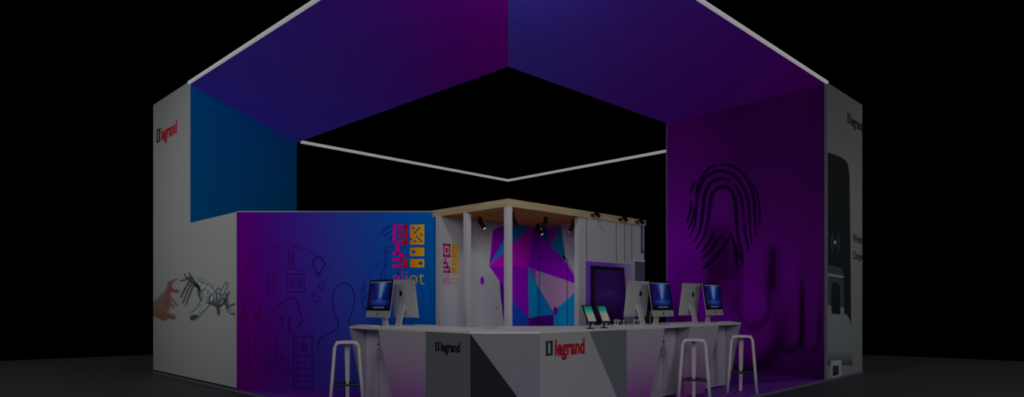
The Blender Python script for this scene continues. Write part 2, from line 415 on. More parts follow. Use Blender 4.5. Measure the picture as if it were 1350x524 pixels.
B.line([(276, 399), (284, 400), (291, 397)], 5, 4, inkc, .6, 1.2); B.line([(298, 388), (300, 398), (301, 407)], 3, 2.6, inkc, .8, .7); B.line([(266, 384), (268, 393)], 2, 2, inkc, .5, .8)
mb = MB(); raster(mb, lw, B, 237, 310.4, 357, 424, .45, BGW); mb.build('robot_hand_print', 'print', outer_p)

# ------------------------------------------------------------------ blue graphic wall
bw = Wall(((9.233 - 3.808) / R2, (9.233 + 3.808) / R2), (5.844, 7.213))
gw = thing('graphic_wall', 'diagonal printed wall fading magenta to blue with line icons and bright lettering', 'exhibition wall', (*bw.pt(bw.len / 2, 0)[:2], 0))
KB = 4.15
stopsB = [(312, (62, 0, 80)), (335, (54, 2, 86)), (370, (44, 12, 92)), (410, (34, 24, 97)), (450, (25, 35, 101)), (500, (10, 44, 106)), (545, (2, 52, 107)), (579, (0, 57, 107))]
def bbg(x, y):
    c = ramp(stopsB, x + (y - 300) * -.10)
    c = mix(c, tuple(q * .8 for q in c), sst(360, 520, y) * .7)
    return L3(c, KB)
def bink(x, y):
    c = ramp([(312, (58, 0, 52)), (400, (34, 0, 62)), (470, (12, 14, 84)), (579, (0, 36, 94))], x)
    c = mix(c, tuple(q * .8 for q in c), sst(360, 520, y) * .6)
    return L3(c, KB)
p = [bw.pt(0.0, 0, 0), bw.pt(bw.len, 0, 0)]
mb = MB(); q0, q1 = bw.pt(0, 0, -.01), bw.pt(bw.len, 0, -.01); q2, q3 = bw.pt(bw.len, 0, -.10), bw.pt(.14, 0, -.10)
mb.prism([q0[:2], q1[:2], q2[:2], q3[:2]], 0.0, 2.495); mb.build('wall_core', 'tower body', gw)
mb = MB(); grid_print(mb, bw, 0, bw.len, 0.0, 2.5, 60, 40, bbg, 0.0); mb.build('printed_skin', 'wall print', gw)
mb = MB(); e0, e1 = bw.pt(0, 0, .004), bw.pt(bw.len, 0, .004)
mb.prism([e0[:2], e1[:2], bw.pt(bw.len, 0, -.1)[:2], bw.pt(.14, 0, -.1)[:2]], 2.496, 2.512)
mb.build('top_profile', 'chrome edge', gw)
mb = MB()
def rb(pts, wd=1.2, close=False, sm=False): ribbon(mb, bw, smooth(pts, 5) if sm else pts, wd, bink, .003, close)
def rect(x0, x1, y0, y1, wd=1.1): rb([(x0, y0), (x1, y0), (x1, y1), (x0, y1)], wd, True)
rb(ell(379, 382, 62, 57, 50, 25, 85), .9); rb(ell(379, 382, 62, 57, 50, 95, 165), .9); rb(ell(379, 388, 48, 34, 40, 95, 150), .8); rb(ell(379, 388, 48, 34, 40, 60, 85), .8)
# thermometer
rb([(381, 327), (381, 347)], 1.0); rb([(387, 325), (387, 347)], 1.0); rb(ell(384, 351, 4, 4, 16, 130, 410), 1.0)
for k in range(6): rb([(378, 328 + k * 3.4), (381, 328 + k * 3.4)], .8)
rb([(384, 332), (384, 350)], 1.0)
# bulb
rb(ell(420, 348, 7.3, 9.5, 24, -55, 235), 1.5); rb([(415.8, 355.5), (417.5, 361)], 1.4); rb([(424.2, 355.5), (422.5, 361)], 1.4)
rb([(416.5, 361), (423.5, 361)], 2.4); rb([(417.5, 363.8), (422.5, 363.8)], 1.6)
# watch
rect(352.5, 362.5, 365, 387, 1.4); rb([(354.5, 365), (355, 361.5), (360, 361.5), (360.5, 365)], 1.3); rb([(354.5, 387), (355, 391), (360, 391), (360.5, 387)], 1.3); rb(ell(357.5, 376, 2.4, 4.2, 12), .8, True)
# thermostat
rect(379, 401, 362.5, 385, 1.6); rect(383.5, 397, 367, 380, 1.0)
for k in range(4): rb([(385.5 + k * 3.2, 369), (385.5 + k * 3.2, 378)], 1.0)
# sun and moon
rb(ell(424, 377.5, 3.4, 3.8, 16), 1.2, True)
for a in range(8):
    q = math.radians(a * 45); rb([(424 + 5 * math.cos(q), 377.5 + 5.4 * math.sin(q)), (424 + 7.2 * math.cos(q), 377.5 + 7.8 * math.sin(q))], 1.1)
rb(ell(418.5, 391, 6.6, 7, 20, 110, 330), 1.3); rb(ell(422, 387, 5.6, 5.8, 16, 165, 300), 1.1)
# cloud and arrows
rb([(360, 431), (355, 425), (355, 416), (361, 411), (365, 410), (367, 402), (373, 400), (378, 394), (386, 393), (392, 398), (394, 405), (395, 411), (398, 418), (397, 427), (391, 432)], 1.4, sm=True)
rb([(372, 432), (372, 417)], 1.5); rb([(368.5, 421), (372, 416.5), (375.5, 421)], 1.5); rb([(381.5, 417), (381.5, 437)], 1.7); rb([(377.5, 432.5), (381.5, 438), (385.5, 432.5)], 1.7)
# headphones
rb([(321, 425), (320, 412), (322, 400), (331, 394), (340, 400), (342, 412), (341, 425)], 1.5, sm=True)
rb([(321, 411), (325, 412), (325, 428), (321, 429)], 2.0); rb([(341, 411), (337, 412), (337, 428), (341, 429)], 2.0)
# player and screens
rect(318.5, 363, 443, 490, 1.6); rb([(328, 443), (328, 490)], 1.3); rect(337, 356, 450, 465.5, 1.2); rb(ell(354, 479, 4, 4.4, 16), 1.2, True); rb([(348, 479), (360, 479)], .9); rb([(354, 473), (354, 485)], .9)
# flame, spanner
rb([(372, 468), (368, 478), (368, 488), (373, 492), (376, 486), (374, 477), (372, 468)], 1.2, sm=True); rb([(380, 482), (378, 489), (382, 492), (383, 487), (380, 482)], 1.1, sm=True)
# tall cabinet
rect(387, 411.5, 440, 515, 1.5); rb([(387, 445), (411, 445)], 1.0); rb([(391, 470), (411, 470)], 1.0); rb(ell(400.5, 457.5, 4, 4, 16), 1.4, True); rb([(394, 457.5), (407, 457.5)], .9); rb([(400.5, 451), (400.5, 464)], .9)
for k in range(5): rb([(391, 479 + k * 8.2), (410, 479 + k * 8.2)], .9)
rb([(391, 445), (391, 515)], .8)
# head outline
rb([(419, 462), (420, 452), (425, 444), (433, 440), (441, 436), (446, 429), (444, 421), (440, 412), (438.5, 398), (439, 388), (444, 378), (453, 374), (462, 377), (467, 388), (467, 400), (463, 414), (460, 424), (463, 432)], 1.5, sm=True)
# arcs to the right
rb(ell(530, 405, 56, 68, 40, 112, 168), .7)
for rx_, ry_ in ((21, 25), (15.5, 18), (9, 10.5)): rb(ell(520, 322.5, rx_, ry_, 14, 96, 146), 1.9)
# plug and cable
rb([(518, 325.5), (507, 325.5), (507, 345), (508, 350), (503, 358), (501, 372)], 1.3, sm=False); rb([(511, 330), (511, 345), (508, 356), (507, 372)], 1.2); rb([(507, 332), (518, 332)], 1.1)
rb([(525, 351), (525, 362)], 1.2); rb([(521, 362), (529, 362)], 1.2)
rb(ell(484, 399, 6, 9, 16, 90, 270), 1.3); rb([(478, 378), (478, 385)], 1.0); rb([(481, 373), (481, 388)], 1.0)
rect(568, 576.5, 384, 397, 1.0); rb([(566, 386), (572, 379), (578, 386)], .9)
rb(ell(553, 387, 5, 8, 16, -80, 90), 1.0)
mb.build('line_icons', 'wall print', gw)
mb = MB(); eliot(mb, bw, 517.8, 559.5, 296.5, 375.5, k=5.2); mb.build('logo', 'wall print', gw)

# ------------------------------------------------------------------ right tower with fingerprint wall
rt = thing('booth_tower', 'tall right tower with purple fingerprint and pointing hand print', 'exhibition tower', (11.8, 4.6, 0))
PA, PB, PC = (11.27, 6.885), (11.01, 3.85), (12.81, 3.85)
fw = Wall(PA, PB); rw = Wall(PB, PC)
mb = MB(); mb.prism([(11.04, 3.87), (12.79, 3.87), (12.79, 6.87), (11.30, 6.87)], 0.0, TOP + .04); mb.build('core', 'tower body', rt)
KP = 6.0
def capsule(x, y, cx, y0, y1, r, sk=0.0):
    cx = cx + sk * (y - y0); yy = max(y0, min(y1 - r, y)); d = math.hypot(x - cx, (y - yy) * .8)
    return d / r
def hand(x, y):
    c = [58, 0, 74]
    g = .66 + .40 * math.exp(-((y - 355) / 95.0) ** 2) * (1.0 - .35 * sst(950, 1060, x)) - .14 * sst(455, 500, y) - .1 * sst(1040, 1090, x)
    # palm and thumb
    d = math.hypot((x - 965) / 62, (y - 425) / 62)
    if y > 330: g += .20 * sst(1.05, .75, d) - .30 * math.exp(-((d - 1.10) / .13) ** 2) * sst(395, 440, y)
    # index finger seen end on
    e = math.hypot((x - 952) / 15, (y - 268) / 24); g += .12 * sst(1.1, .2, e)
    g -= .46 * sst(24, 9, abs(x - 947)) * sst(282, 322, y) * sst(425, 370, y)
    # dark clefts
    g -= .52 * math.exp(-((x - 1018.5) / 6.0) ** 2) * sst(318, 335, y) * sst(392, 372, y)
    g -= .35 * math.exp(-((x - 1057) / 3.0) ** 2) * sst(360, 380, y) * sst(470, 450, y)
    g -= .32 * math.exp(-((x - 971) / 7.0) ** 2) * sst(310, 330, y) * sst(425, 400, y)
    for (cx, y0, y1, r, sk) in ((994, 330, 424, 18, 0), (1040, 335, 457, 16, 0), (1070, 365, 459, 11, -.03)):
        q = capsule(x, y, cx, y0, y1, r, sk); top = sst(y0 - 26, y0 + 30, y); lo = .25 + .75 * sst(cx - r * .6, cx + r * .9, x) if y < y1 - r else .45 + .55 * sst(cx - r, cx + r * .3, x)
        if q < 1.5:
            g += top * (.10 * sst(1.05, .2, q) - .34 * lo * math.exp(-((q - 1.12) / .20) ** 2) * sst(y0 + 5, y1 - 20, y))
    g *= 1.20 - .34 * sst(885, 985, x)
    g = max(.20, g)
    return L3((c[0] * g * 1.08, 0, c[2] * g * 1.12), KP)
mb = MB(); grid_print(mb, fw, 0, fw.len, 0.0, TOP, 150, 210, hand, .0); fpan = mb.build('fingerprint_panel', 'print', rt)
mb = MB(); z = lambda L: [(880 + a / 2.913, 190 + b / 2.913) for a, b in L]
def ridge_c(x, y): return L3((13, 0, 27), KP)
def ridge(L, wd=3.2):
    wd *= 1.22
    P = smooth(z(L), 5); n = len(P); W = [wd * .92 * min(1, .35 + 3.0 * min(i, n - 1 - i) / n) for i in range(n)]
    m = MB(); ribbon(m, fw, P, W, ridge_c, .004); m.build('ridge', 'print', fpan)
ridge([(110, 405), (140, 355), (155, 300), (163, 240), (172, 195), (190, 172), (212, 165), (238, 172), (256, 200), (263, 250), (268, 330), (285, 420), (292, 465)], 4.2)
ridge([(98, 382), (122, 340), (132, 290), (138, 235), (146, 185), (165, 150), (195, 135), (222, 135), (246, 148)], 4.0)
ridge([(258, 160), (280, 195), (290, 250), (292, 290)], 3.4); ridge([(294, 300), (300, 350), (314, 412)], 3.2)
ridge([(85, 354), (104, 315), (110, 270), (114, 220), (126, 165), (152, 124), (185, 106), (212, 105), (250, 118), (286, 155), (306, 205), (315, 260), (318, 330), (325, 388)], 3.6)
ridge([(78, 330), (98, 290), (103, 240)], 2.8)
ridge([(108, 205), (116, 160), (140, 115), (168, 88), (190, 82)], 3.2); ridge([(200, 80), (240, 82), (280, 105), (308, 140), (328, 190), (336, 250), (338, 355)], 3.6)
ridge([(88, 192), (96, 165), (107, 140)], 3.0); ridge([(73, 305), (86, 270), (92, 215)], 3.0)
ridge([(318, 140), (336, 170), (350, 215), (355, 260), (354, 320)], 2.6)
ridge([(132, 440), (160, 415), (190, 375), (215, 350)], 3.6); ridge([(136, 478), (170, 452), (205, 410), (245, 350)], 4.0)
ridge([(128, 420), (165, 370), (178, 330)], 3.2); ridge([(268, 380), (262, 420), (272, 485)], 3.6); ridge([(245, 340), (262, 400), (288, 455)], 3.0)
# white outer side with the charger picture
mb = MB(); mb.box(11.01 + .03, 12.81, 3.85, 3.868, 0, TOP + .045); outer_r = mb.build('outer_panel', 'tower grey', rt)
mb = MB(); K = 5.2
blk = L3((15, 18, 20), K)
poly(mb, rw, smooth([(1091, 201), (1100, 204), (1110, 208.5), (1116, 214), (1119, 224), (1120, 240)], 4) + [(1121.5, 380), (1121.8, 432), (1091, 432)], blk, .003)
mb.build('phone_picture', 'print', outer_r)
mb = MB(); dg, mg, pg = L3((38, 41, 44), K), L3((84, 88, 92), K), L3((74, 78, 82), K)
poly(mb, rw, [(1091, 352), (1093.5, 350), (1109, 353.5), (1111.5, 361), (1112, 372), (1112.5, 416), (1091, 416)], dg, .0035)
poly(mb, rw, [(1091, 361), (1111.7, 364.3), (1111.7, 367), (1091, 364)], mg, .0045)
poly(mb, rw, [(1091, 402.5), (1112.5, 406), (1112.5, 414.5), (1116, 415), (1118.5, 419), (1121, 427), (1122.5, 437), (1123.5, 462), (1091, 462)], pg, .004)
mb.face([rw.P(1091, 462, .004), rw.P(1123.5, 462, .004), rw.P(1123.5, 482, .004), rw.P(1091, 482, .004)], [pg, pg, dg, dg])
poly(mb, rw, smooth([(1095.8, 414), (1096, 378), (1099, 373), (1104, 374), (1107, 380), (1107.3, 415)], 4), blk, .005)
poly(mb, rw, [(1094.8, 476), (1109, 475.3), (1109, 496), (1094.8, 499)], L3((96, 100, 104), K), .005)
poly(mb, rw, [(1097.3, 483), (1105.3, 482.3), (1105.3, 494.6), (1097.3, 496.5)], L3((26, 28, 32), K), .006)
mb.build('charger_picture', 'print', outer_r)
sg = L3((40, 46, 50), K)
for (cx, sgn) in ((1101, -1), (1101, 1)):
    for r in (3.0, 5.4):
        mb = MB(); ribbon(mb, rw, ell(cx, 320, r, 15.5 * r / 5.4, 14, (120 if sgn < 0 else -60), (240 if sgn < 0 else 60)), 1.0, sg, .0045); mb.build('charging_wave', 'print', outer_r)
mb = MB(); poly(mb, rw, ell(1100.6, 320, 1.3, 2.6, 12), L3((110, 108, 100), K), .005); mb.build('charging_dot', 'print', outer_r)
mb = MB(); lettering(mb, rw, 'Wireless', 1124.3, 1137.3, 308, 319, L3((22, 25, 28), K), .01); mb.build('lettering', 'print', outer_r)
mb = MB(); lettering(mb, rw, 'Charger', 1124.3, 1137.3, 331.5, 341.5, L3((22, 25, 28), K), .01); mb.build('lettering', 'print', outer_r)
mb = MB(); bracket_mark(mb, rw, 1117.3, 1120.6, 148.5, 161.5, L3((12, 16, 18), K)); lettering(mb, rw, 'legrand', 1121.5, 1137, 151, 164.5, L3((14, 18, 19), K), .02)
mb.build('logo', 'print', outer_r)
mb = MB(); mb.prism([(11.0, 3.843), (11.045, 3.843), (11.045, 3.866), (11.005, 3.866)], 0, TOP); mb.build('edge_profile', 'chrome edge', rt); mb = MB(); mb.prism([(11.27, 6.875), (11.30, 6.875), (11.30, 6.91), (11.27, 6.91)], 0, TOP)
mb.build('edge_profile', 'chrome edge', rt)

# ------------------------------------------------------------------ overhead ring
cn = thing('overhead_canopy', 'overhead square ring with purple printed underside and white light strips along its edges', 'canopy', (6.9, 6.9, TOP))
O2 = (3.84, 3.84); I2 = (6.885, 6.885)
KC = 6.4
def cl(x, y):
    p_ = y - x
    return L3(ramp([(0, (54, 0, 68)), (.8, (49, 1, 72)), (1.6, (44, 6, 75)), (2.8, (36, 14, 80)), (4.2, (34, 19, 85)), (7.3, (31, 23, 90))], p_), KC)
def cr_(x, y):
    p_ = x - y
    return L3(ramp([(0, (30, 25, 86)), (1.2, (33, 20, 84)), (2.8, (37, 12, 75)), (4.6, (40, 4, 68)), (7.3, (46, 0, 62))], p_), KC)
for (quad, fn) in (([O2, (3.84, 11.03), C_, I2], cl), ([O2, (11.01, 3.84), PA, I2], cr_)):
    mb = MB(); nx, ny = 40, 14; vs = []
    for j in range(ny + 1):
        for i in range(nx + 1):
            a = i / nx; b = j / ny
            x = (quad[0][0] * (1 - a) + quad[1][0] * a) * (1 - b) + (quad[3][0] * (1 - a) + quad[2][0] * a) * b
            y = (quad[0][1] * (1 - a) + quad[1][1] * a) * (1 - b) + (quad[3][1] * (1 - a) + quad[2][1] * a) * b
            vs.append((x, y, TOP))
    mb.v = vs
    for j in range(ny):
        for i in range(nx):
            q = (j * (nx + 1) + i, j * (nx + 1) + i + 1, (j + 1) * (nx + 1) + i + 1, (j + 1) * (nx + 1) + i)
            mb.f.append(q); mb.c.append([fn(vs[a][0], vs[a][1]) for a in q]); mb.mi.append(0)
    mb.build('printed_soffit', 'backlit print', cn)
mb = MB(); mb.prism([(3.84, 3.84), (11.0, 3.84), (11.25, 6.87), (6.895, 6.895), (6.87, 13.35), (3.84, 11.0)][::1], TOP + .002, TOP + .043); mb.build('frame', 'tower body', cn)
MB().box(3.80, 3.84, 3.84, 11.02, TOP - .002, TOP + .03).build('light_strip', 'led diffuser', cn)
MB().box(3.80, 11.0, 3.80, 3.84, TOP - .002, TOP + .03).build('light_strip', 'led diffuser', cn)
MB().box(6.93, 13.33, 13.26, 13.33, TOP - .02, TOP + .03).build('light_strip', 'led diffuser', cn)
MB().box(13.26, 13.33, 4.2, 13.26, TOP - .02, TOP + .03).build('light_strip', 'led diffuser', cn)
MB().box(12.82, 13.26, 4.2, 4.28, TOP, TOP + .04).build('bracket', 'black metal', cn)
MB().box(6.885, 6.93, 13.30, 13.45, TOP, TOP + .04).build('bracket', 'black metal', cn)

# ------------------------------------------------------------------ pavilion
pv = thing('pavilion', 'white walled pavilion with timber roof and faceted colour mural', 'pavilion', (7.0, 6.5, 0))
RB, RT = 2.425, 2.519
fx = 5.78
mb = MB(); mb.box(fx, 8.83, fx, fx + .03, RB, RT); mb.box(fx, fx + .03, fx + .03, 7.36, RB, RT); mb.build('roof_fascia', 'oak fascia', pv)
mb = MB(); mb.box(fx + .03, 8.83, fx + .03, 7.2, RB + .004, RT - .01); mb.box(fx + .03, 6.3, 7.2, 7.36, RB + .004, RT - .01); mb.build('roof', 'oak ceiling', pv)
for (x, y) in ((fx + .003, fx + .003), (fx + .003, 6.555)):
    MB().box(x, x + .075, y, y + .075, 0, RB + .002).build('post', 'white lacquer', pv, bevel=.003)
WL = 7.10; WR = 7.72
mwL = Wall((5.765, WL), (WR, WL)); mwR = Wall((WR, WL), (WR, 5.9))
mwall = MB().box(5.765, WR, WL, WL + .09, 0, RB + .003).build('mural_wall', 'white wall', pv)
mwall2 = MB().box(WR, WR + .09, 5.88, WL + .09, 0, RB + .003).build('mural_wall', 'white wall', pv)
FW = 5.80
mb = MB(); mb.box(7.195, 8.82, FW, FW + .08, 0, RB + .002); fwall = mb.build('front_wall', 'white wall', pv)
mb = MB(); mb.box(8.73, 8.82, FW + .08, 7.19, 0, RB + .002); mb.box(WR + .09, 8.73, 7.10, 7.19, 0, RB + .002); mb.build('store_wall', 'white wall', pv)
ff = Wall((7.195, FW), (8.75, FW))
KM = 6.0
mb = MB()
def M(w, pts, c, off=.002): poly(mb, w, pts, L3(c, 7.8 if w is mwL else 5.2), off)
M(mwL, [(649.7, 303.8), (668, 296.5), (680, 298.0), (668, 309.5), (645, 350.8)], (68, 0, 92))
M(mwL, [(645, 350.8), (668, 309), (681, 297.6), (698, 299.8), (680, 317.6), (668, 329)], (0, 62, 98))
M(mwL, [(645, 350.8), (668, 329), (698, 299.8), (703, 300.4), (696.3, 352.6), (645, 351.5)], (98, 0, 118))
M(mwL, [(703, 300.4), (708.5, 301), (708.5, 355), (696.3, 352.6)], (66, 0, 96))
M(mwL, [(645, 351.4), (696.3, 352.6), (697, 420), (679, 400), (668, 384), (658.7, 371)], (72, 0, 104))
M(mwL, [(658.7, 371), (668, 384), (672, 389), (672, 432), (665, 432), (659.8, 389.5)], (38, 0, 60))
M(mwL, [(672, 389), (679, 400), (697, 420), (697, 432), (672, 432)], (8, 34, 104))
M(mwL, [(696.3, 352.6), (708.5, 355), (708.5, 374)], (76, 26, 92)); M(mwL, [(696.3, 352.8), (708.5, 374), (708.5, 418), (697, 420)], (0, 74, 112))
M(mwL, [(697, 420), (708.5, 418), (708.5, 432), (697, 432)], (42, 0, 68))
M(mwL, ell(635.7, 370.5, 2.7, 5.3), (64, 0, 96)); M(mwL, ell(638.7, 316.8, 1.1, 1.8, 3), (80, 0, 80)); M(mwL, ell(654.5, 406, .9, 1.1), (15, 10, 20)); M(mwL, ell(620, 413, .7, 1.4), (60, 55, 70))
mb.build('mural_print', 'print', mwall)
mb = MB()
x0 = 706.5
M(mwR, [(x0, 301), (712, 308), (727.7, 327), (742, 340), (765, 376.3), (x0, 356.5)], (76, 0, 106))
M(mwR, [(x0, 301), (719.5, 300), (728, 327), (712, 308.5)], (0, 54, 88))
M(mwR, [(719.5, 300), (736.6, 297.4), (728, 326.5)], (80, 8, 98))
M(mwR, [(736.6, 297.4), (739.5, 297), (746.5, 345), (742, 340), (728, 327)], (0, 64, 88))
M(mwR, [(742, 336), (746, 341), (753, 352), (765.5, 376), (742, 340)], (92, 66, 96))
M(mwR, [(x0, 356.5), (765, 376.3), (736, 406), (729, 412), (x0, 373)], (98, 78, 98))
M(mwR, [(766, 378), (768, 432), (730, 432), (730, 412), (736, 406)], (0, 78, 112))
M(mwR, [(x0, 373), (729.5, 412), (730, 415), (x0, 418)], (0, 72, 106)); M(mwR, [(x0, 418), (730, 415), (730, 432), (x0, 432)], (42, 0, 68))
M(mwR, ell(732.5, 410.5, 3, 5.5), (58, 0, 92), .003)
mb.build('mural_print', 'print', mwall2)
mb = MB(); ribbon(mb, mwR, [(711.3, 432), (711.3, 340.8), (748, 341.0), (748, 432)], .9, L3((18, 12, 26), 4), .005); mb.build('door_outline', 'print', mwall2)
mb = MB(); eliot(mb, mwL, 584, 604.5, 321, 375, k=5.0); mb.build('logo', 'print', mwall)
# front wall dressing
mb = MB()
for xx in (773, 812, 823, 832.5):
    mb = MB(); ribbon(mb, ff, [(xx, 286), (xx + .3, 345)], .8, L3((60, 57, 66), 4), .003); mb.build('panel_joint', 'print', fwall)
def slab(w, xa, xb, ya, yb, d0, d1):
    s0, h1 = w.loc(xa, ya); s1, _ = w.loc(xb, ya); _, h0 = w.loc(xa, yb)
    a, b = w.pt(s0, 0, d0), w.pt(s1, 0, d0); c, d = w.pt(s1, 0, d1), w.pt(s0, 0, d1)
    return [a[:2], b[:2], c[:2], d[:2]], h0, h1
m_ = MB(); m_.prism(*slab(ff, 844.8, 846.8, 294, 331, 0, .008)); m_.prism(*slab(ff, 844.8, 849.6, 331, 333.8, 0, .008)); m_.build('violet_frame', 'violet trim', fwall)
m_ = MB(); m_.prism(*slab(ff, 837, 849.8, 345.2, 425, 0, .006)); m_.build('niche', 'niche blue', fwall)
m_ = MB(); m_.prism(*slab(ff, 834.5, 849.2, 342.2, 345.0, 0, .015)); m_.build('niche_shelf', 'white lacquer', fwall)
mb = MB(); g1, g2 = L3((70, 34, 112), 5), L3((92, 80, 104), 5)
def bp(x, y): return mix(g1, g2, sst(808, 834, x))
s0, ht = ff.loc(772, 344.5); s1, _ = ff.loc(834, 344.5); grid_print(mb, ff, s0, s1, .3, ht, 20, 4, bp, .004); mb.build('purple_backing', 'print', fwall)

# wall display
tvw = Wall((7.195, FW - .045), (8.75, FW - .045))
tv = thing('television', 'tall portrait television with dark purple screen on the pavilion front wall', 'television', (7.8, FW - .03, 1.1))
s0, ht = tvw.loc(781, 350.5); s1, _ = tvw.loc(823, 350.5); hb = .62
mb = MB(); prof = [(s0, hb), (s1 - .07, hb), (s1 + .0, hb + .45), (s1 + .035, hb + .78), (s1, ht), (s0, ht)]
mb.extr([tvw.pt(a, h, 0) for a, h in prof], (0, .038, 0)); mb.build('bezel', 'black plastic', tv, bevel=.004)
mb = MB()
def tvs(x, y):
    b = .45 * math.exp(-((y - 388 + (x - 800) * .04) / 4.5) ** 2) * (1 - abs(x - 803) / 30)
    c = mix((24, 7, 52), (8, 0, 22), sst(392, 425, y)); c = mix(c, (50, 24, 90), max(0, b)); return L3(mix(c, (16, 0, 44), .5 * sst(805, 822, x)), 1)
nx, ny = 24, 50; a0, a1 = s0 + .045, s1 - .035
def wid(h): return .055 * math.sin(max(0, min(1, (h - hb) / (ht - hb))) * math.pi) - .05 * (1 - min(1, (h - hb) / .4))
vs = []; 
for j in range(ny + 1):
    h = hb + .05 + (ht - hb - .10) * j / ny
    for i in range(nx + 1): vs.append((a0 + (a1 + wid(h) * .6 - a0) * i / nx, h))
mb.v = [tvw.pt(a, h, .003) for a, h in vs]
for j in range(ny):
    for i in range(nx):
        q = (j * (nx + 1) + i, j * (nx + 1) + i + 1, (j + 1) * (nx + 1) + i + 1, (j + 1) * (nx + 1) + i)
        mb.f.append(q); mb.c.append([tvs(*tvw.img(*vs[a])) for a in q]); mb.mi.append(0)
mb.build('screen', 'screen', tv)

# ------------------------------------------------------------------ spotlights
def make_spot(name, label, cat, hang=True, group=None):
    t = proto(name, label, cat, group)
    if hang:
        MB().sweep([(0, 0, 0), (0, 0, -.012)], .03, 16).build('mount', 'black metal', t)
        MB().sweep([(0, 0, -.012), (0, 0, -.085)], .027, 16).build('housing', 'black metal', t, smooth=False)
        a, b = Vector((0, .0, -.065)), Vector((0, -.07, -.16))
        MB().sweep([a, b], .031, 16).build('head', 'black metal', t)
        MB().sweep([b, b + (b - a).normalized() * .004], .020, 16).build('lens', 'lens', t)
    else:
        MB().box(-.035, .035, 0, .008, -.03, .02).build('mount', 'black metal', t)
        MB().sweep([(0, 0, 0), (0, -.05, .01), (0, -.085, .0)], .009, 10).build('arm', 'black metal', t)
        a, b = Vector((-.03, -.085, .018)), Vector((.05, -.085, -.02))
        MB().sweep([a, b], .028, 16).build('head', 'black metal', t)
        MB().sweep([b, b + (b - a).normalized() * .004], .017, 16).build('lens', 'lens', t)
    return t
G1 = 'black spotlights under the pavilion ceiling'; G2 = 'black spotlights on the timber fascia'
sp = make_spot('spotlight', 'black ceiling spotlight nearest the printed blue wall, alone between the two posts', 'spotlight', True, G1)
sp.location = (6.27, 6.83, RB + .004); sp.rotation_euler = (0, 0, math.radians(20))
SPOTS = [((6.24, 6.16), 90, 'black ceiling spotlight mostly hidden behind the corner post'),
         ((7.43, 6.79), 20, 'black ceiling spotlight in the inner corner, lens lit, lowest of the hanging lamps'),
         ((6.92, 6.17), 205, 'black ceiling spotlight midway above the purple mural, turned away from view'),
         ((7.45, 6.10), 205, 'black ceiling spotlight closest to the right end of the mural')]
for (x, y), a, lb in SPOTS: dup(sp, (x, y, RB + .004), math.radians(a), lb)
fs = make_spot('arm_spotlight', 'black arm spotlight on the fascia, directly above the television', 'spotlight', False, G2)
fs.location = (7.47, fx, 2.475)
dup(fs, (8.14, fx, 2.475), 0, 'black arm spotlight on the fascia, middle one of the three')
dup(fs, (8.58, fx, 2.475), 0, 'black arm spotlight on the fascia, at its far right end')

# ------------------------------------------------------------------ reception counter and desks
HC = .9385; DV = 4.31; DU = 4.35
rc = thing('reception_counter', 'angular reception counter in white and grey facets with red lettering', 'counter', (4.9, 4.9, 0))
cp = [(DV, 5.55), (DV, 4.835), (4.79, DU), (6.257, DU), (6.257, 5.19), (5.73, 5.73), (5.19, 6.0), (5.19, 5.55)]
cp = [(DV, 5.55), (DV, 4.835), (4.79, DU), (6.257, DU), (6.257, 5.15), (5.70, 5.70), (5.15, 5.70), (5.15, 5.55)]
body = [(DV + .01, 5.548), (DV + .01, 4.84), (4.795, DU + .01), (6.255, DU + .01), (6.255, 5.1), (5.65, 5.65), (5.1, 5.65), (5.1, 5.548)]
MB().prism(body, 0, HC - .022).build('body', 'white laminate', rc)
MB().prism(cp, HC - .022, HC).build('counter_top', 'top laminate', rc, bevel=.002)
fa, fb, fc = Wall((DV, 5.548), (DV, 4.835)), Wall((DV, 4.835), (4.79, DU)), Wall((4.79, DU), (6.255, DU))
HT = HC - .022
def face_panel(name, w, pts, col, off=.002, mat='print'):
    m = MB(); m.face([w.pt(a, h, off) for a, h in pts], col); return m.build(name, mat, rc)
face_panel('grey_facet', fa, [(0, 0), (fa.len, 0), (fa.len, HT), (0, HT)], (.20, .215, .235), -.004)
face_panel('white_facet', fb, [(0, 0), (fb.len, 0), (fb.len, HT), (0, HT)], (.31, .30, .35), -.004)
sA, _ = fb.loc(682.5, 524); hA = fb.loc(682.5, 524)[1]; k = sA / (HT - hA)
face_panel('black_facet', fb, [(0, 0), (min(fb.len, k * HT), 0), (0.0, HT)], (.030, .026, .034), -.001)
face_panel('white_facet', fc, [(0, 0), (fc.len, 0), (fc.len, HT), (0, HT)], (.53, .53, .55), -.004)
s_a = fc.loc(777.5, 434)[0]; s_b, h_b = fc.loc(813.5, 524); sl = (s_b - s_a) / (HT - h_b)
face_panel('grey_facet', fc, [(s_a + sl * HT, 0), (fc.len, 0), (fc.len, HT), (s_a, HT)], (.21, .24, .26), -.001)
mb = MB(); bracket_mark(mb, fa, 574, 579.2, 451.2, 462.6, (.008, .008, .01), .001); lettering(mb, fa, 'legrand', 581, 606.3, 450.6, 463, (.008, .008, .01), .036, off=.001); lo = mb.build('logo_lettering', 'print', rc); lo['label'] = 'black lettering'
mb = MB(); bracket_mark(mb, fc, 719.6, 728.6, 450, 469.6, (.03, .045, .055), .002); mb.build('logo_mark', 'print', rc)
mb = MB(); lettering(mb, fc, 'legrand', 731.6, 770.8, 448.4, 468.8, (.62, .010, .028), .036, off=.002); lo = mb.build('logo_lettering', 'print', rc); lo['label'] = 'red lettering'

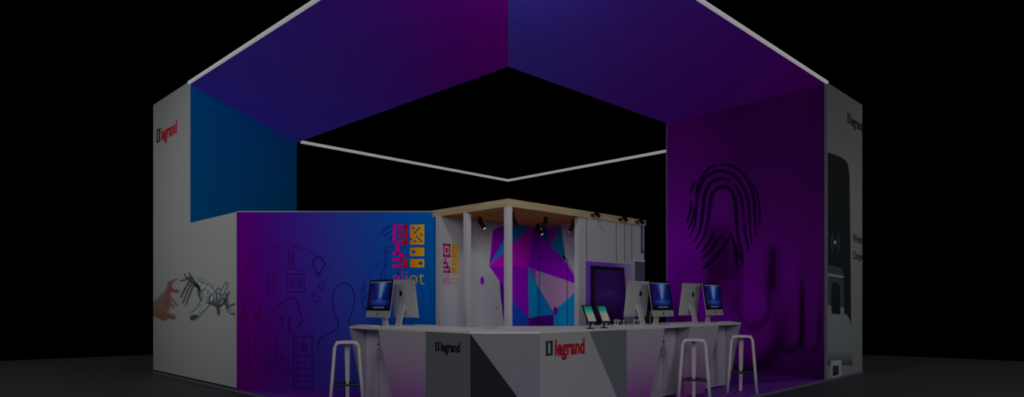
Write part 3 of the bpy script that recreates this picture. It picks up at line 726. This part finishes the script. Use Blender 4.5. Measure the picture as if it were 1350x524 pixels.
def gradp(h):
    return ramp([(0, (.38, .06, .46)), (.22, (.44, .17, .50)), (.5, (.50, .34, .56)), (.75, (.54, .46, .59)), (1, (.57, .51, .60))], h / HC)
def front_panel(name, root, w, a_top, b_top, a_bot, b_bot, hb=0.0, th=.035):
    """slanted trapezoid panel in face w, graded print from violet foot to lilac top"""
    m = MB(); n = 14; H1 = HC - .028
    for j in range(n):
        t0, t1 = j / n, (j + 1) / n; h0, h1 = hb + (H1 - hb) * t0, hb + (H1 - hb) * t1
        L0, L1 = a_bot + (a_top - a_bot) * t0, a_bot + (a_top - a_bot) * t1; R0, R1 = b_bot + (b_top - b_bot) * t0, b_bot + (b_top - b_bot) * t1
        c0, c1 = gradp(h0), gradp(h1)
        for off in (0, -th): m.face([w.pt(L0, h0, off), w.pt(R0, h0, off), w.pt(R1, h1, off), w.pt(L1, h1, off)], [c0, c0, c1, c1])
        m.face([w.pt(L0, h0, 0), w.pt(L0, h0, -th), w.pt(L1, h1, -th), w.pt(L1, h1, 0)], [c0, c0, c1, c1])
        m.face([w.pt(R0, h0, 0), w.pt(R0, h0, -th), w.pt(R1, h1, -th), w.pt(R1, h1, 0)], [c0, c0, c1, c1])
    return m.build(name, 'print', root)
def cabinet(root, w, a0, a1, depth, seam, rec=.22):
    """closed carcass set back under the top, with a door seam, lock and recessed label frame"""
    m = MB(); A, B, C, D = w.pt(a0, 0, -rec), w.pt(a1, 0, -rec), w.pt(a1, 0, -depth), w.pt(a0, 0, -depth)
    m.prism([A[:2], B[:2], C[:2], D[:2]], .02, HC - .028); car = m.build('carcass', 'cabinet laminate', root)
    m = MB(); m.face([w.pt(seam - .003, .03, -rec + .001), w.pt(seam + .003, .03, -rec + .001), w.pt(seam + .003, HC - .05, -rec + .001), w.pt(seam - .003, HC - .05, -rec + .001)])
    m.build('door_seam', 'dark seam', car)
    m = MB(); c = Vector(w.pt(seam + .0, .72, -rec + .002)); nn = Vector((w.n.x, w.n.y, 0))
    m.sweep([c, c + nn * .012], .013, 14); m.build('lock', 'black metal', car)
    m = MB()
    for (p0, p1, q0, q1) in ((-.038, -.031, .53, .66), (.031, .038, .53, .66), (-.035, .035, .53, .537), (-.035, .035, .653, .66)):
        m.face([w.pt(seam + p0, q0, -rec + .0015), w.pt(seam + p1, q0, -rec + .0015), w.pt(seam + p1, q1, -rec + .0015), w.pt(seam + p0, q1, -rec + .0015)])
    m.build('handle_outline', 'dark seam', car)
def side_panel(root, w, s, th, depth, top_in=0.0, bot_in=.2):
    m = MB(); pts = [w.pt(s, 0, -bot_in), w.pt(s, HC - .028, -top_in), w.pt(s, HC - .028, -depth), w.pt(s, 0, -depth)]
    m.extr(pts, (w.d.x * th, w.d.y * th, 0)); return m.build('side_panel', 'lilac laminate', root)
DP = .80
# left desk: s runs from the far end (left in view) to the counter
ul = 7.05; lwD = Wall((DV, ul), (DV, 5.552))
dl = thing('work_desk', 'lilac desk left of the reception counter, carrying two computers', 'desk', (4.7, 6.3, 0))
MB().box(DV, DV + DP, 5.552, ul, HC - .028, HC).build('desk_top', 'top laminate', dl, bevel=.002)
front_panel('front_panel', dl, lwD, ul - 6.43, ul - 5.552, ul - 6.10, ul - 5.552)
side_panel(dl, lwD, 0.0, .03, DP, 0, .2)
cabinet(dl, lwD, .032, ul - 5.56, DP - .02, ul - 6.74)
# right desk
rwD = Wall((6.26, DU), (9.10, DU)); vb = 6.26
dr = thing('work_desk', 'long lilac desk right of the reception counter with two cabinet bays', 'desk', (7.6, 4.7, 0))
MB().box(6.26, 9.10, DU, DU + DP, HC - .028, HC).build('desk_top', 'top laminate', dr, bevel=.002)
front_panel('front_panel', dr, rwD, .002, 7.066 - vb, .002, 6.70 - vb)
front_panel('front_panel', dr, rwD, 7.714 - vb, 8.45 - vb, 7.37 - vb, 8.03 - vb, .02)
cabinet(dr, rwD, .01, 7.69 - vb, DP - .02, 7.387 - vb); side_panel(dr, rwD, 7.70 - vb, .03, DP, 0.037, .2)
cabinet(dr, rwD, 7.74 - vb, 9.06 - vb, DP - .02, 8.77 - vb); side_panel(dr, rwD, 9.07 - vb, .03, DP, 0, .18)

# ------------------------------------------------------------------ computers
APPLE = [(0, -.40), (.12, -.44), (.24, -.36), (.36, -.12), (.30, .02), (.24, .10), (.25, .22), (.34, .32), (.24, .42), (.10, .44), (0, .39), (-.12, .44), (-.28, .40), (-.38, .20), (-.38, -.02), (-.30, -.26), (-.20, -.42), (-.10, -.44)]
LEAF = [(0, .50), (.04, .62), (.16, .72), (.16, .60), (.08, .51)]
def wallpaper(u, v):
    c = mix((6, 12, 70), (14, 46, 128), math.exp(-((u - .55) / .28) ** 2) * (.4 + .6 * v))
    c = mix(c, (46, 18, 96), .7 * math.exp(-((u - .15) / .2) ** 2 - ((v - .55) / .3) ** 2))
    b = math.exp(-((u - .52 - .10 * (v - .4)) / (.055 + .14 * v * v)) ** 2) * sst(.2, .5, v) * .8
    c = mix(c, (120, 150, 176), b)
    c = mix(c, (60, 110, 190), .5 * math.exp(-((u - .5) / .4) ** 2 - ((v - .25) / .08) ** 2))
    c = mix(c, (4, 4, 30), .75 * sst(.16, .02, v)); c = mix(c, (4, 6, 50), .6 * sst(.75, 1.0, abs(u - .5) * 2))
    if v > .965: c = (88, 92, 104)
    if .25 < u < .78 and .035 < v < .075: c = mix((110, 112, 122), (70, 70, 96), .5 + .5 * math.sin(u * 160))
    return L3(c, .64)
def make_computer():
    t = proto('desktop_computer', '-', 'computer', 'silver all-in-one computers on the desks')
    tl = math.radians(8); ct, st = math.cos(tl), math.sin(tl); W, H, zb = .50, .46, .108
    def T(x, y, z): return (x, -.055 + y * ct + z * st, zb - y * st + z * ct)
    # shell: flat front rim, belly bulging behind
    m = MB(); nx, ny = 16, 14; vs = []
    for j in range(ny + 1):
        for i in range(nx + 1):
            u, v = i / nx, j / ny; a = math.sin(math.pi * u) ** .6 * math.sin(math.pi * v) ** .6 if 0 < u < 1 and 0 < v < 1 else 0
            vs.append(T((u - .5) * W, .008 + .035 * a, v * H))
    fs = [(j * (nx + 1) + i, (j + 1) * (nx + 1) + i, (j + 1) * (nx + 1) + i + 1, j * (nx + 1) + i + 1) for j in range(ny) for i in range(nx)]
    m.raw(vs, fs); fr = [T(-W / 2, 0, 0), T(W / 2, 0, 0), T(W / 2, 0, H), T(-W / 2, 0, H)]; bkp = [T(-W / 2, .008, 0), T(W / 2, .008, 0), T(W / 2, .008, H), T(-W / 2, .008, H)]
    m.raw(fr + bkp, [(0, 1, 2, 3)] + [(i, i + 4, (i + 1) % 4 + 4, (i + 1) % 4) for i in range(4)])
    sh = m.build('shell', 'aluminium', t)
    m = MB(); m.raw([T(-W / 2, -.003, .082), T(W / 2, -.003, .082), T(W / 2, -.003, H), T(-W / 2, -.003, H), T(-W / 2, 0, .082), T(W / 2, 0, .082), T(W / 2, 0, H), T(-W / 2, 0, H)],
          [(0, 1, 2, 3), (0, 4, 5, 1), (1, 5, 6, 2), (2, 6, 7, 3), (3, 7, 4, 0)]); m.build('bezel', 'black plastic', t)
    m = MB(); nx, ny = 60, 48; x0_, x1_, z0_, z1_ = -W / 2 + .022, W / 2 - .022, .104, H - .022; vs = []; cs = []
    for j in range(ny + 1):
        for i in range(nx + 1):
            u, v = i / nx, j / ny; vs.append(T(x0_ + (x1_ - x0_) * u, -.0045, z0_ + (z1_ - z0_) * v)); cs.append(wallpaper(u, v))
    m.v = vs
    for j in range(ny):
        for i in range(nx):
            q = (j * (nx + 1) + i, j * (nx + 1) + i + 1, (j + 1) * (nx + 1) + i + 1, (j + 1) * (nx + 1) + i)
            m.f.append(q); m.c.append([cs[a] for a in q]); m.mi.append(0)
    m.build('screen', 'screen', t)
    m = MB(); k_ = .036
    for S in (APPLE, LEAF): m.face([T(-a * k_, -.002, .041 + b * k_ - .002) for a, b in S])
    m.build('logo', 'black plastic', sh)
    m = MB(); k_ = .075
    for S in (APPLE, LEAF): m.extr([T(a * k_, .0465, .30 + b * k_) for a, b in S], (0, .003, 0))
    m.build('logo', 'black plastic', sh)
    m = MB(); prof = [(-.055 + .03, .30), (.0, .295), (.035, .20), (.072, .012), (.075, .0), (-.10, .0), (-.10, .006), (.055, .008), (.02, .19)]
    w1 = .055; pr = [(-.02, .27), (.012, .27), (.045, .16), (.075, .008), (.075, 0), (-.11, 0), (-.11, .005), (.058, .009), (.030, .15)]
    m.extr([(-w1, y, z_) for y, z_ in pr], (2 * w1, 0, 0)); m.build('stand', 'aluminium', t, bevel=.002)
    return t
pc = make_computer()
pc['label'] = 'silver computer on the left desk showing its blue screen'
pc.location = (4.56, 6.74, HC); pc.rotation_euler = (0, 0, math.radians(-90))
dup(pc, (4.75, 6.56, HC), math.radians(90), 'silver computer on the left desk seen from behind')
dup(pc, (7.165, 4.80, HC), math.radians(180), 'silver computer on the long desk seen from behind, beside the television')
dup(pc, (7.42, 4.64, HC), 0, 'silver computer on the long desk showing its screen, in front of the black gap')
dup(pc, (8.49, 4.80, HC), math.radians(180), 'silver computer on the long desk seen from behind against the purple wall')
dup(pc, (8.79, 4.64, HC), 0, 'silver computer showing its screen against the purple wall, at the far desk end')

def make_keyboard():
    t = proto('keyboard', '-', 'keyboard', 'slim white keyboards on the desks')
    MB().hexa([(-.20, -.055, .0), (.20, -.055, .0), (.20, .055, .0), (-.20, .055, .0), (-.20, -.055, .006), (.20, -.055, .006), (.20, .055, .016), (-.20, .055, .016)]).build('tray', 'aluminium', t, bevel=.002)
    m = MB()
    for r in range(5):
        for c_ in range(13):
            x = -.185 + c_ * .0286; y = -.043 + r * .018; zz = .0075 + (y + .055) / .11 * .01
            m.hexa([(x, y, zz - .002), (x + .024, y, zz - .002), (x + .024, y + .014, zz - .001), (x, y + .014, zz - .001), (x, y, zz + .003), (x + .024, y, zz + .003), (x + .024, y + .014, zz + .004), (x, y + .014, zz + .004)])
    m.build('keys', 'white lacquer', t); return t
kb = make_keyboard(); kb['label'] = 'slim white keyboard on the left desk near its outer corner'
kb.location = (4.385, 6.80, HC); kb.rotation_euler = (0, 0, math.radians(-90))
dup(kb, (7.62, 4.45, HC), 0, 'slim white keyboard on the long desk before the middle computer')
dup(kb, (8.86, 4.45, HC), 0, 'slim white keyboard at the far right end of the long desk')
dup(kb, (4.98, 6.40, HC), math.radians(90), 'slim white keyboard beside the back of the left desk computer')

# ------------------------------------------------------------------ tablets and samples
def make_tablet():
    t = proto('tablet', '-', 'tablet', 'tablets on the reception counter')
    MB().sweep([(0, .02, 0), (0, .02, .012)], .035, 20).build('base', 'black metal', t)
    MB().sweep([(0, .02, .0), (0, .02, .08), (0, .03, .14)], .009, 10).build('stem', 'black metal', t)
    tl = math.radians(24); ct, st = math.cos(tl), math.sin(tl)
    def T(x, y, z): return (x, -.02 + y * ct + z * st, .065 - y * st + z * ct)
    w_, h_ = .082, .215
    m = MB(); m.hexa([T(-w_, 0, 0), T(w_, 0, 0), T(w_, .012, 0), T(-w_, .012, 0), T(-w_, 0, h_), T(w_, 0, h_), T(w_, .012, h_), T(-w_, .012, h_)]); m.build('casing', 'black plastic', t, bevel=.004)
    m = MB(); nx, ny = 20, 30; vs = []; cs = []
    for j in range(ny + 1):
        for i in range(nx + 1):
            u, v = i / nx, j / ny; e = .52 + .07 * math.sin(u * 11) + .04 * math.sin(u * 29)
            c_ = mix((118, 118, 104), mix((40, 128, 108), (14, 92, 76), sst(.5, 1, v)), sst(e - .05, e + .10, v))
            if .05 < v < .4 and abs(u - .4) < .05: c_ = mix(c_, (132, 96, 86), .4)
            vs.append(T(-w_ + .014 + (2 * w_ - .028) * u, -.003, .018 + (h_ - .036) * v)); cs.append(L3(c_, 1))
    m.v = vs
    for j in range(ny):
        for i in range(nx):
            q = (j * (nx + 1) + i, j * (nx + 1) + i + 1, (j + 1) * (nx + 1) + i + 1, (j + 1) * (nx + 1) + i)
            m.f.append(q); m.c.append([cs[a] for a in q]); m.mi.append(0)
    m.build('screen', 'screen', t); return t
tb = make_tablet(); tb['label'] = 'black tablet on a thin stand, closer to the red lettering'
tb.location = (5.70, 4.42, HC)
dup(tb, (5.95, 4.42, HC), 0, 'black tablet on a thin stand, closer to the long desk')
bx = thing('card_holder', 'flat lavender card box lying on the reception counter', 'box', (5.02, 5.28, HC), math.radians(-45))
ORG[bx.name] = (0, 0, 0)
mb = MB(); mb.box(-.065, .065, -.035, .035, 0, .016); mb.build('tray', 'lavender', bx, bevel=.002)
mb = MB(); mb.box(-.055, .055, -.027, .027, .016, .021); mb.build('cards', 'white lacquer', bx)
# small product samples between the television and the first computer
def make_sample():
    t = proto('socket_sample', '-', 'sample', 'small socket samples on the long desk')
    mb = MB(); mb.box(-.03, .03, -.022, .022, 0, .008); mb.build('stand', 'white lacquer', t)
    mb = MB(); mb.hexa([(-.035, -.016, .008), (.035, -.016, .008), (.035, .0, .008), (-.035, .0, .008), (-.035, 0.0, .075), (.035, 0.0, .075), (.035, .014, .075), (-.035, .014, .075)]); mb.build('plate', 'clear plastic', t, bevel=.003)
    mb = MB(); mb.sweep([(0, -.014, .042), (0, .004, .04)], .02, 16); mb.build('socket', 'black plastic', t); return t
smp = make_sample(); spots = [(6.42, 4.98), (6.56, 4.90), (6.70, 5.0), (6.83, 4.9), (6.55, 4.66), (6.72, 4.70), (6.86, 4.63), (6.40, 4.72), (6.92, 4.98), (7.0, 4.70), (6.30, 4.90)]
for i, (x, y) in enumerate(spots):
    lb = 'small grey socket sample standing among others between the television and the long desk computers'
    o = smp if i == 0 else dup(smp, (x, y, HC), 0, lb)
    o.location = (x, y, HC); o.rotation_euler = (0, 0, math.radians(-20 + 17 * i % 50)); o['label'] = lb
bt = thing('dark_upright', 'slim black upright block with grey centre strip between two long desk computers', 'speaker', (7.69, 4.99, HC))
mb = MB(); mb.box(7.665, 7.715, 4.96, 5.02, HC, HC + .19); mb.build('housing', 'black plastic', bt, bevel=.004)  # plain dark block with a lighter strip, not an identified product
mb = MB(); mb.box(7.682, 7.700, 4.957, 4.962, HC + .02, HC + .17); mb.build('centre_strip', 'aluminium', bt)

# ------------------------------------------------------------------ stools
def make_stool():
    t = proto('bar_stool', '-', 'stool', 'white bar stools at the desks')
    H = .785; r = .019
    def arc(sx):
        pts = []
        for k in range(6):
            q = math.radians(90 * k / 5); pts.append((sx * (.128 - .05 + .05 * math.cos(q) + .002), 0, H - r - .05 + .05 * math.sin(q)))
        return pts
    for sx in (-1, 1):
        path = [(sx * .188, -.005, 0), (sx * .16, -.003, .36), (sx * .134, 0, H - r - .06)] + arc(sx)
        MB().sweep(path, r, 14).build('leg', 'white lacquer', t, smooth=True)
    m = MB(); m.hexa([(-.020, .30, 0), (.020, .30, 0), (.020, .325, 0), (-.020, .325, 0), (-.030, .175, H - .03), (.030, .175, H - .03), (.030, .205, H - .03), (-.030, .205, H - .03)])
    m.build('leg', 'white lacquer', t, bevel=.005)
    m = MB(); pl = [(-.10, -.018), (.10, -.018), (.125, .01), (.11, .08), (.06, .19), (.03, .215), (-.03, .215), (-.06, .19), (-.11, .08), (-.125, .01)]
    m.prism(pl, H - .032, H); m.build('seat', 'white lacquer', t, bevel=.008)
    m = MB(); zf = .285
    m.sweep([(-.165, 0, zf), (.165, 0, zf)], .014, 12); m.sweep([(-.16, 0, zf), (-.05, .24, zf), (0, .272, zf), (.05, .24, zf), (.16, 0, zf)], .012, 12)
    m.build('footrest', 'black metal', t); return t
st_ = make_stool(); st_['label'] = 'white bar stool at the left desk, before the blue printed wall'
st_.location = (4.0, 6.60, 0); st_.rotation_euler = (0, 0, math.radians(-33))
def pol(X, z_): return ((X + z_) / R2, (z_ - X) / R2)
dup(st_, (*pol(2.25, 7.97), 0), math.radians(-60), 'white bar stool in the middle of the long right desk')
dup(st_, (*pol(3.14, 8.84), 0), math.radians(-61), 'white bar stool past the far end of the long right desk')

# ------------------------------------------------------------------ light
w = bpy.data.worlds.new('world'); SC.world = w; w.use_nodes = True
w.node_tree.nodes['Background'].inputs['Color'].default_value = (0, 0, 0, 1)
w.node_tree.nodes['Background'].inputs['Strength'].default_value = 0.0
def area(name, loc, target, size, power, col=(1, 1, 1), sy=None):
    l = bpy.data.lights.new(name, 'AREA'); l.energy = power; l.color = col; l.size = size
    if sy: l.shape = 'RECTANGLE'; l.size_y = sy
    o = bpy.data.objects.new(name, l); COL.objects.link(o); o.location = loc
    o.rotation_euler = (Vector(target) - Vector(loc)).to_track_quat('-Z', 'Y').to_euler(); return o
def spot(name, loc, target, power, ang=60, blend=.6, col=(1, 1, 1), r=.1):
    l = bpy.data.lights.new(name, 'SPOT'); l.energy = power; l.color = col; l.spot_size = math.radians(ang); l.spot_blend = blend; l.shadow_soft_size = r
    o = bpy.data.objects.new(name, l); COL.objects.link(o); o.location = loc
    o.rotation_euler = (Vector(target) - Vector(loc)).to_track_quat('-Z', 'Y').to_euler(); return o
area('fill_left', (-3.5, 5.5, 4.2), (6, 9, 1.4), 3.0, 40)  # added area light out of view, brightens the left-facing sides
area('fill_front', (-1.0, -1.0, 4.2), (6, 6, 1.0), 3.0, 112)  # unseen area light added behind the camera as main frontal light
area('fill_right', (6.5, -4.0, 4.0), (9, 6, 1.4), 3.0, 62)  # added out of view to brighten the right-facing sides
area('fill_booth', (4.5, 4.5, 4.62), (9, 9, 0.0), .8, 27)  # added above the frame to light counter and desks, no fixture there
spot('pavilion_lamp', (6.30, 6.70, 2.26), (6.6, 7.1, .6), 1.7, 100, .9, r=.012)
spot('pavilion_lamp', (6.95, 6.15, 2.26), (7.6, 6.5, .6), 4.2, 100, .9, r=.012)
spot('pavilion_lamp', (6.80, 6.05, 2.26), (7.0, 7.1, 1.2), 3.0, 100, .9, r=.012)
spot('fill_tower', (-2.2, 9.3, 4.4), (3.84, 10.2, 3.0), 195, 62, 1.0, r=.3)  # unseen spot added to brighten the middle of the left tower
spot('fill_tower', (12.2, -1.5, 3.4), (12.0, 3.85, 1.9), 45, 50, 1.0, r=.3)  # added spot out of view, does the same for the right tower
spot('fill_ground', (1.5, 16.5, 8), (1.5, 15.5, 0), 330, 120, 1.0, r=.3)  # unseen overhead spot added to lift the ground behind the left tower
spot('fill_ground', (16.5, 1.5, 8), (15.5, 1.5, 0), 300, 120, 1.0, r=.3)  # its added counterpart for the ground on the right

SC.view_settings.view_transform = 'Standard'; SC.view_settings.look = 'None'
SC.view_settings.exposure = 0.0; SC.view_settings.gamma = 1.0; SC.view_settings.use_curve_mapping = False
